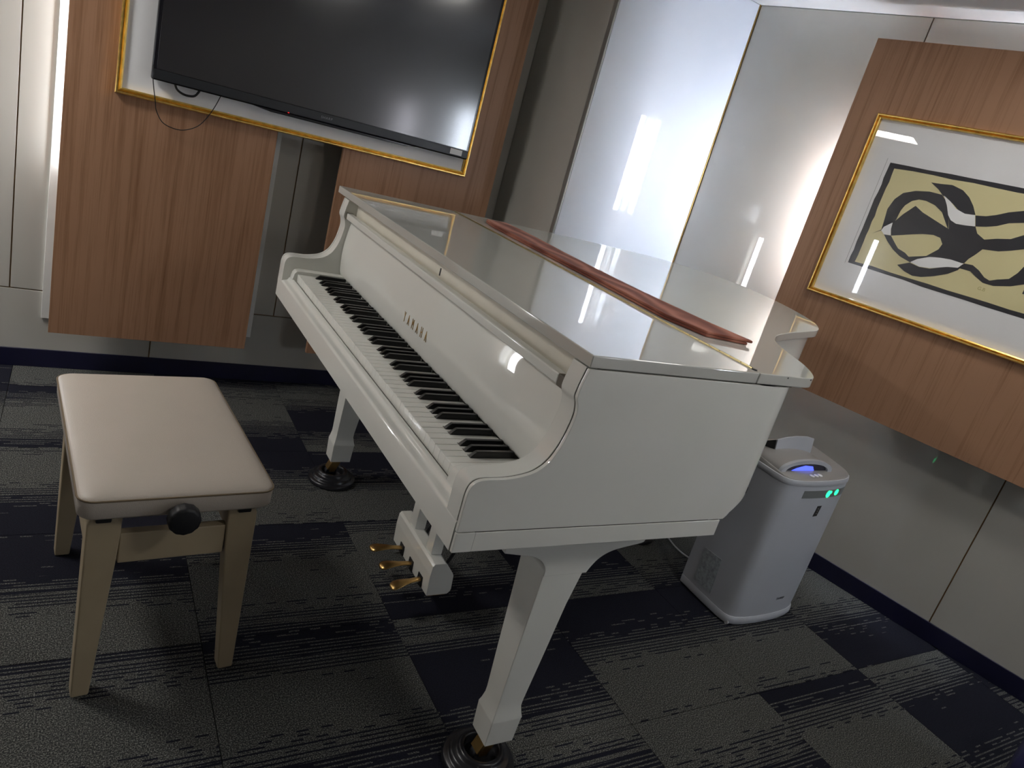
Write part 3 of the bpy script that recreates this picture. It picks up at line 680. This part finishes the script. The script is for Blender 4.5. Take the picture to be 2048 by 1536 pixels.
# folded keyboard cover on the lid
def cover():
    t = thing('keyboard_cover', 'folded reddish brown velvet keyboard cover lying on the lid', 'cloth', (.69, .8, ZT))
    random.seed(5)
    def layer(z0, th, sh, cut):
        L_ = [(.652, 1.385), (.630, 1.27), (.622, .95), (.618, .62), (.606, .33), (.640, .222)]
        R_ = [(.762 - cut, .192 + cut * .3), (.735, .33), (.715, .60), (.722, .93), (.742, 1.25), (.735, 1.39)]
        a_ = [tuple(p)[:2] for p in catmull([(x + sh, y, 0) for x, y in L_[:-1]], 5)] + [L_[-1]]
        b_ = [R_[0]] + [tuple(p)[:2] for p in catmull([(x + sh, y, 0) for x, y in R_[1:]], 5)]
        poly = [(x + random.uniform(-.0006, .0006), y) for x, y in a_ + b_]
        prism('folded_layer', poly, 'z', z0, z0 + th, velvet, t, bevel=.0022, segs=2, bang=50)
    layer(ZT + .0004, .0062, 0, .012)
    layer(ZT + .0068, .0064, .0012, 0)
cover()

# ================================================================ PIANO BENCH
bench = thing('piano_bench', 'beige leather height-adjustable piano bench with cream legs', 'bench', (-.381, .762, 0), rot=math.radians(5.0))
HL, HW = .304, .184     # along y, along x
rings = []
for z, ins in ((.455, .010), (.4555, .004), (.461, .0), (.495, -.001), (.4995, .0005), (.5035, .006), (.508, .018), (.5115, .038), (.514, .075), (.515, .12), (.5155, .16)):
    rings.append(rrect(-HW + ins, HW - ins, -HL + ins, HL - ins, max(.028 - ins * .1, .016), z))
cush = loft('cushion', rings, leather, bench, angle=60, local=True)
pp = [Vector(p) for p in rrect(-HW - .0012, HW + .0012, -HL - .0012, HL + .0012, .029, .4975)]
rings = []
for i, p in enumerate(pp + [pp[0]]):
    a = pp[(i - 1) % len(pp)]; b = pp[(i + 1) % len(pp)]; d = (b - a).normalized(); s_ = d.cross(Vector((0, 0, 1)))
    rings.append([tuple(p + .0021 * (math.cos(k * PI / 3) * s_ + math.sin(k * PI / 3) * Vector((0, 0, 1)))) for k in range(6)])
loft('piping', rings, piping, cush, caps=(False, False), angle=60)
LX, LY = .164, .272
for sx in (-1, 1):
    for sy in (-1, 1):
        R = []
        for z, ox, wx, wy in ((.450, .006, .052, .036), (.425, .001, .062, .042), (.40, 0, .062, .042), (.33, -.001, .058, .042), (.20, -.006, .048, .040), (.0, -.016, .034, .036)):
            xo = LX - ox * 1.0 + (.012 if z < .3 else 0) * 0; xo = LX + (0 if z > .3 else .0)
            splay = (.40 - z) * -.005
            x1 = LX - splay + (-.012 if z > .44 else 0); x0 = x1 - wx; y1 = LY + (.40 - z) * .012 - (.006 if z > .44 else 0); y0 = y1 - wy
            R.append([(sx * x0, sy * y0, z), (sx * x1, sy * y0, z), (sx * x1, sy * y1, z), (sx * x0, sy * y1, z)])
        loft('leg', R, bench_paint, bench, bevel=.004, segs=2, bang=50, local=True, angle=25)
for sy in (-1, 1):
    a, b = sorted((sy * .243, sy * .266)); box('end_rail', -.103, .103, a, b, .325, .396, bench_paint, bench, bevel=.003, local=True)
for sx in (-1, 1):
    a, b = sorted((sx * .132, sx * .155)); box('side_rail', a, b, -.232, .232, .322, .396, bench_paint, bench, bevel=.003, local=True)
for sy in (-1, 1): tube('cross_rod', [(-.160, sy * .268, .455), (.160, sy * .268, .455)], .0055, black_metal, bench, sub=1, local=True)
box('lift_frame', -.11, .11, -.06, .10, .440, .4615, black_metal, bench, local=True)
tube('lift_spindle', [(0, -.30, .440), (0, .24, .440)], .006, black_metal, bench, sub=1, local=True)
for sx in (-1, 1):
    tube('lift_arm', [(sx * .14, -.26, .441), (sx * .06, .20, .44)], .005, black_metal, bench, sub=1, local=True)
    box('lift_bracket', sx * .135 - .014, sx * .135 + .014, -.276, -.250, .430, .4615, black_metal, bench, bevel=.003, local=True)
kn = []
for h, r in ((-.345, .0), (-.345, .024), (-.343, .029), (-.338, .031), (-.322, .031), (-.318, .029), (-.318, .012), (-.302, .011), (-.302, 0)):
    kn.append([(-.002 + (max(r, .0005)) * (1 + .02 * math.cos(12 * 2 * PI * k / 48)) * math.cos(2 * PI * k / 48), h, .462 + max(r, .0005) * (1 + .02 * math.cos(12 * 2 * PI * k / 48)) * math.sin(2 * PI * k / 48)) for k in range(48)])
loft('knob', kn, black_metal, bench, local=True, angle=50)

# ================================================================ AIR PURIFIER
pu = thing('air_purifier', 'silver white air purifier with green and blue lights standing by the wall', 'air purifier', (1.575, .50, 0))
def pur_ring(z, k=1.0, back=.622, front=0.0):
    # plan outline, convex front; k scales about the middle
    base = [(1.390, back), (1.386, .50), (1.386, .425), (1.390, .400), (1.400, .384), (1.418, .374), (1.46, .367), (1.52, .3645), (1.58, .3655), (1.64, .370), (1.69, .378), (1.725, .389), (1.748, .404), (1.760, .424), (1.765, .45), (1.767, .50), (1.764, back)]
    return [(1.576 + (x - 1.576) * k, .50 + (y + front - .50) * k, z) for x, y in base]
body = loft('body', [pur_ring(.004, .975), pur_ring(.010, .985), pur_ring(.030, .995), pur_ring(.040, .993), pur_ring(.06, .998), pur_ring(.30, 1.0), pur_ring(.540, 1.0), pur_ring(.548, .998)], purifier_m, pu, angle=40)
loft('base_skirt', [pur_ring(.006, 1.0, front=-.003), pur_ring(.010, 1.008, front=-.004), pur_ring(.026, 1.010, front=-.004), pur_ring(.034, 1.0, front=-.001)], purifier_m, pu, angle=40)
loft('top_rim', [pur_ring(.5485, 1.0), pur_ring(.552, 1.008), pur_ring(.562, 1.008), pur_ring(.568, .998), pur_ring(.569, .985)], purifier_m, pu, angle=40)
def slope(ring, dz): return [(x, y, z + dz * (y - .37) / .25) for x, y, z in ring]
loft('control_top', [pur_ring(.5688, .978), slope(pur_ring(.5692, .975), .022), slope(pur_ring(.5705, .965), .024)], purifier_top, pu, angle=40)
# arched handle with dark lit hollow
ar_o, ar_i = [], []
for k in range(17):
    a = PI * k / 16; ar_o.append((1.528 - .132 * math.cos(a), .571 + .046 * math.sin(a) ** .8)); ar_i.append((1.528 - .110 * math.cos(a), .573 + .031 * math.sin(a) ** .8))
arch = ar_o + ar_i[::-1]
prism('handle_arch', arch, 'y', .418, .430, purifier_m, pu, angle=40)
V_, F_ = [], []
rings = [[(x, .430, z) for x, z in ar_o], [(1.528 + (x - 1.528) * 1.02, .50, .576 + (z - .572) * .85) for x, z in ar_o], [(1.528 + (x - 1.528) * 1.03, .56, .582 + (z - .572) * .45) for x, z in ar_o], [(1.528 + (x - 1.528) * 1.04, .612, .586 + (z - .572) * .12) for x, z in ar_o]]
v, f = loft_geo(rings, caps=(False, True), closed=False); mesh('handle_hood', v, f, purifier_top, pu, angle=60)
prism('handle_hollow', ar_i, 'y', .426, .429, simple('hollow_dark', (.03, .03, .05), .25), pu)
prism('lit_lens', [(1.450, .5735), (1.48, .585), (1.52, .594), (1.56, .591), (1.575, .5735)], 'y', .4250, .4262, glow_blue, pu)
# raised outlet flap at the back
fl = catmull([(1.475, .598, 0), (1.53, .606, 0), (1.60, .609, 0), (1.66, .604, 0)], 5)
fp = [(p.x, p.y) for p in fl] + [(1.645, .655)] + [(1.60, .664), (1.54, .662), (1.485, .650), (1.452, .642)]
prism('outlet_flap', [(1.462, .590), (1.652, .596), (1.640, .652), (1.60, .659), (1.54, .659), (1.49, .653), (1.450, .644)], 'y', .512, .517, purifier_m, pu, bevel=.0015)
mesh('flap_side', [(1.462, .517, .590), (1.448, .517, .641), (1.440, .600, .590)] + [(1.465, .517, .590), (1.451, .517, .641), (1.443, .600, .590)], [(0, 1, 2), (3, 5, 4), (0, 3, 4, 1), (1, 4, 5, 2), (2, 5, 3, 0)], black_plastic, pu, smooth=False)
box('outlet_grille', 1.45, 1.65, .52, .60, .586, .592, black_plastic, pu)
# band, lights, badge, buttons
def front_y(x):
    pts_ = [(1.418, .374), (1.46, .367), (1.52, .3645), (1.58, .3655), (1.64, .370), (1.69, .378), (1.725, .389), (1.748, .404), (1.760, .424)]
    for (xa, ya), (xb, yb_) in zip(pts_, pts_[1:]):
        if xa <= x <= xb: return ya + (yb_ - ya) * (x - xa) / (xb - xa)
    return .374
def patch(name, x0, x1, z0, z1, mat, lift=.0008, n=8, slant=0, parent=pu):
    v = []; f = []
    for k in range(n + 1):
        x = x0 + (x1 - x0) * k / n
        for zz, sl in ((z0, 0), (z1, slant)):
            for dd in (lift, -.001): v.append((x + sl, front_y(x + sl) - dd, zz))
    for k in range(n):
        a = k * 4; b = a + 4; f += [(a, b, b + 2, a + 2), (a + 1, a + 3, b + 3, b + 1), (a, a + 1, b + 1, b), (a + 2, b + 2, b + 3, a + 3)]
    f += [(0, 2, 3, 1), (n * 4, n * 4 + 1, n * 4 + 3, n * 4 + 2)]
    return mesh(name, v, f, mat, parent)
band = patch('display_band', 1.478, 1.742, .506, .534, purifier_band, n=14)
def disc(name, x, z, rx, rz, mat, parent, lift=.0016):
    y = front_y(x); rr = []
    for dd in (0, lift): rr.append([(x + rx * math.cos(2 * PI * k / 18), front_y(x + rx * math.cos(2 * PI * k / 18)) - dd, z + rz * math.sin(2 * PI * k / 18)) for k in range(18)])
    return loft(name, rr, mat, parent)
disc('indicator_light', 1.612, .519, .0120, .0135, glow_green, band); disc('indicator_light', 1.662, .522, .0125, .0115, glow_green, band)
disc('indicator_light', 1.624, .525, .006, .006, glow_green, band)
patch('badge', 1.578, 1.602, .434, .474, black_plastic, slant=.004)
for k, zz in enumerate((.464, .455, .446)): patch('badge_mark', 1.588 + .001 * k, 1.594, zz - .002, zz + .001, alu, lift=.0014, n=2)
text('brand_name', 'SHARP', .014, ink, pu, (1.588, front_y(1.60) - .0012, .092), (1, .06, 0), (0, 0, 1), spacing=1.1)
for k, (bx, by) in enumerate(((1.523, .392), (1.546, .393), (1.569, .396))):
    lathe('button', [(.0085, 0), (.0085, .0022), (.007, .003)], (bx, by, .5712 + .0095 * (by - .37) / .1 * 0 + .0022), sticker, pu, n=18)
prism('instruction_label', [(.478, .055), (.560, .055), (.568, .185), (.486, .190)], 'x', 1.3845, 1.3870, print_label, pu)
box('side_grip', 1.3848, 1.392, .50, .58, .445, .470, black_plastic, pu, bevel=.002)
lathe('caster_wheel', [(.003, -.004), (.009, -.004), (.009, .004), (.003, .004)], (1.400, .386, .0092), white_cable, pu, n=16, axis='x')
o = tube('purifier_cable', [(1.60, .618, .06), (1.575, .66, .02), (1.550, .745, .0045), (1.543, .81, .0042), (1.556, .875, .0042), (1.60, 1.02, .0042), (1.70, 1.12, .0042), (1.86, 1.19, .0042)], .0036, white_cable, n=8)
tag(o, 'white power cable running over the carpet behind the air purifier', 'cable')

# ================================================================ NAVY SEAT AT THE LOWER CORNER
ot = thing('upholstered_stool', 'dark navy upholstered stool at the lower edge by the wall', 'stool', (1.55, -.68, 0), rot=math.radians(14))
rings = [rrect(-.30 + i_, .30 - i_, -.26 + i_, .26 - i_, .05, z) for z, i_ in ((.02, .03), (.022, .012), (.04, .006), (.30, .006), (.305, .012), (.312, .012), (.318, .004), (.36, 0), (.395, .006), (.412, .022), (.418, .06), (.420, .12))]
loft('cushion', rings, navy_fabric, ot, local=True, angle=50)
for sx in (-.25, .25):
    for sy in (-.21, .21):
        lathe('foot', [(.016, 0), (.018, .004), (.02, .022)], (sx, sy, 0), black_plastic, ot, n=14, local=True)
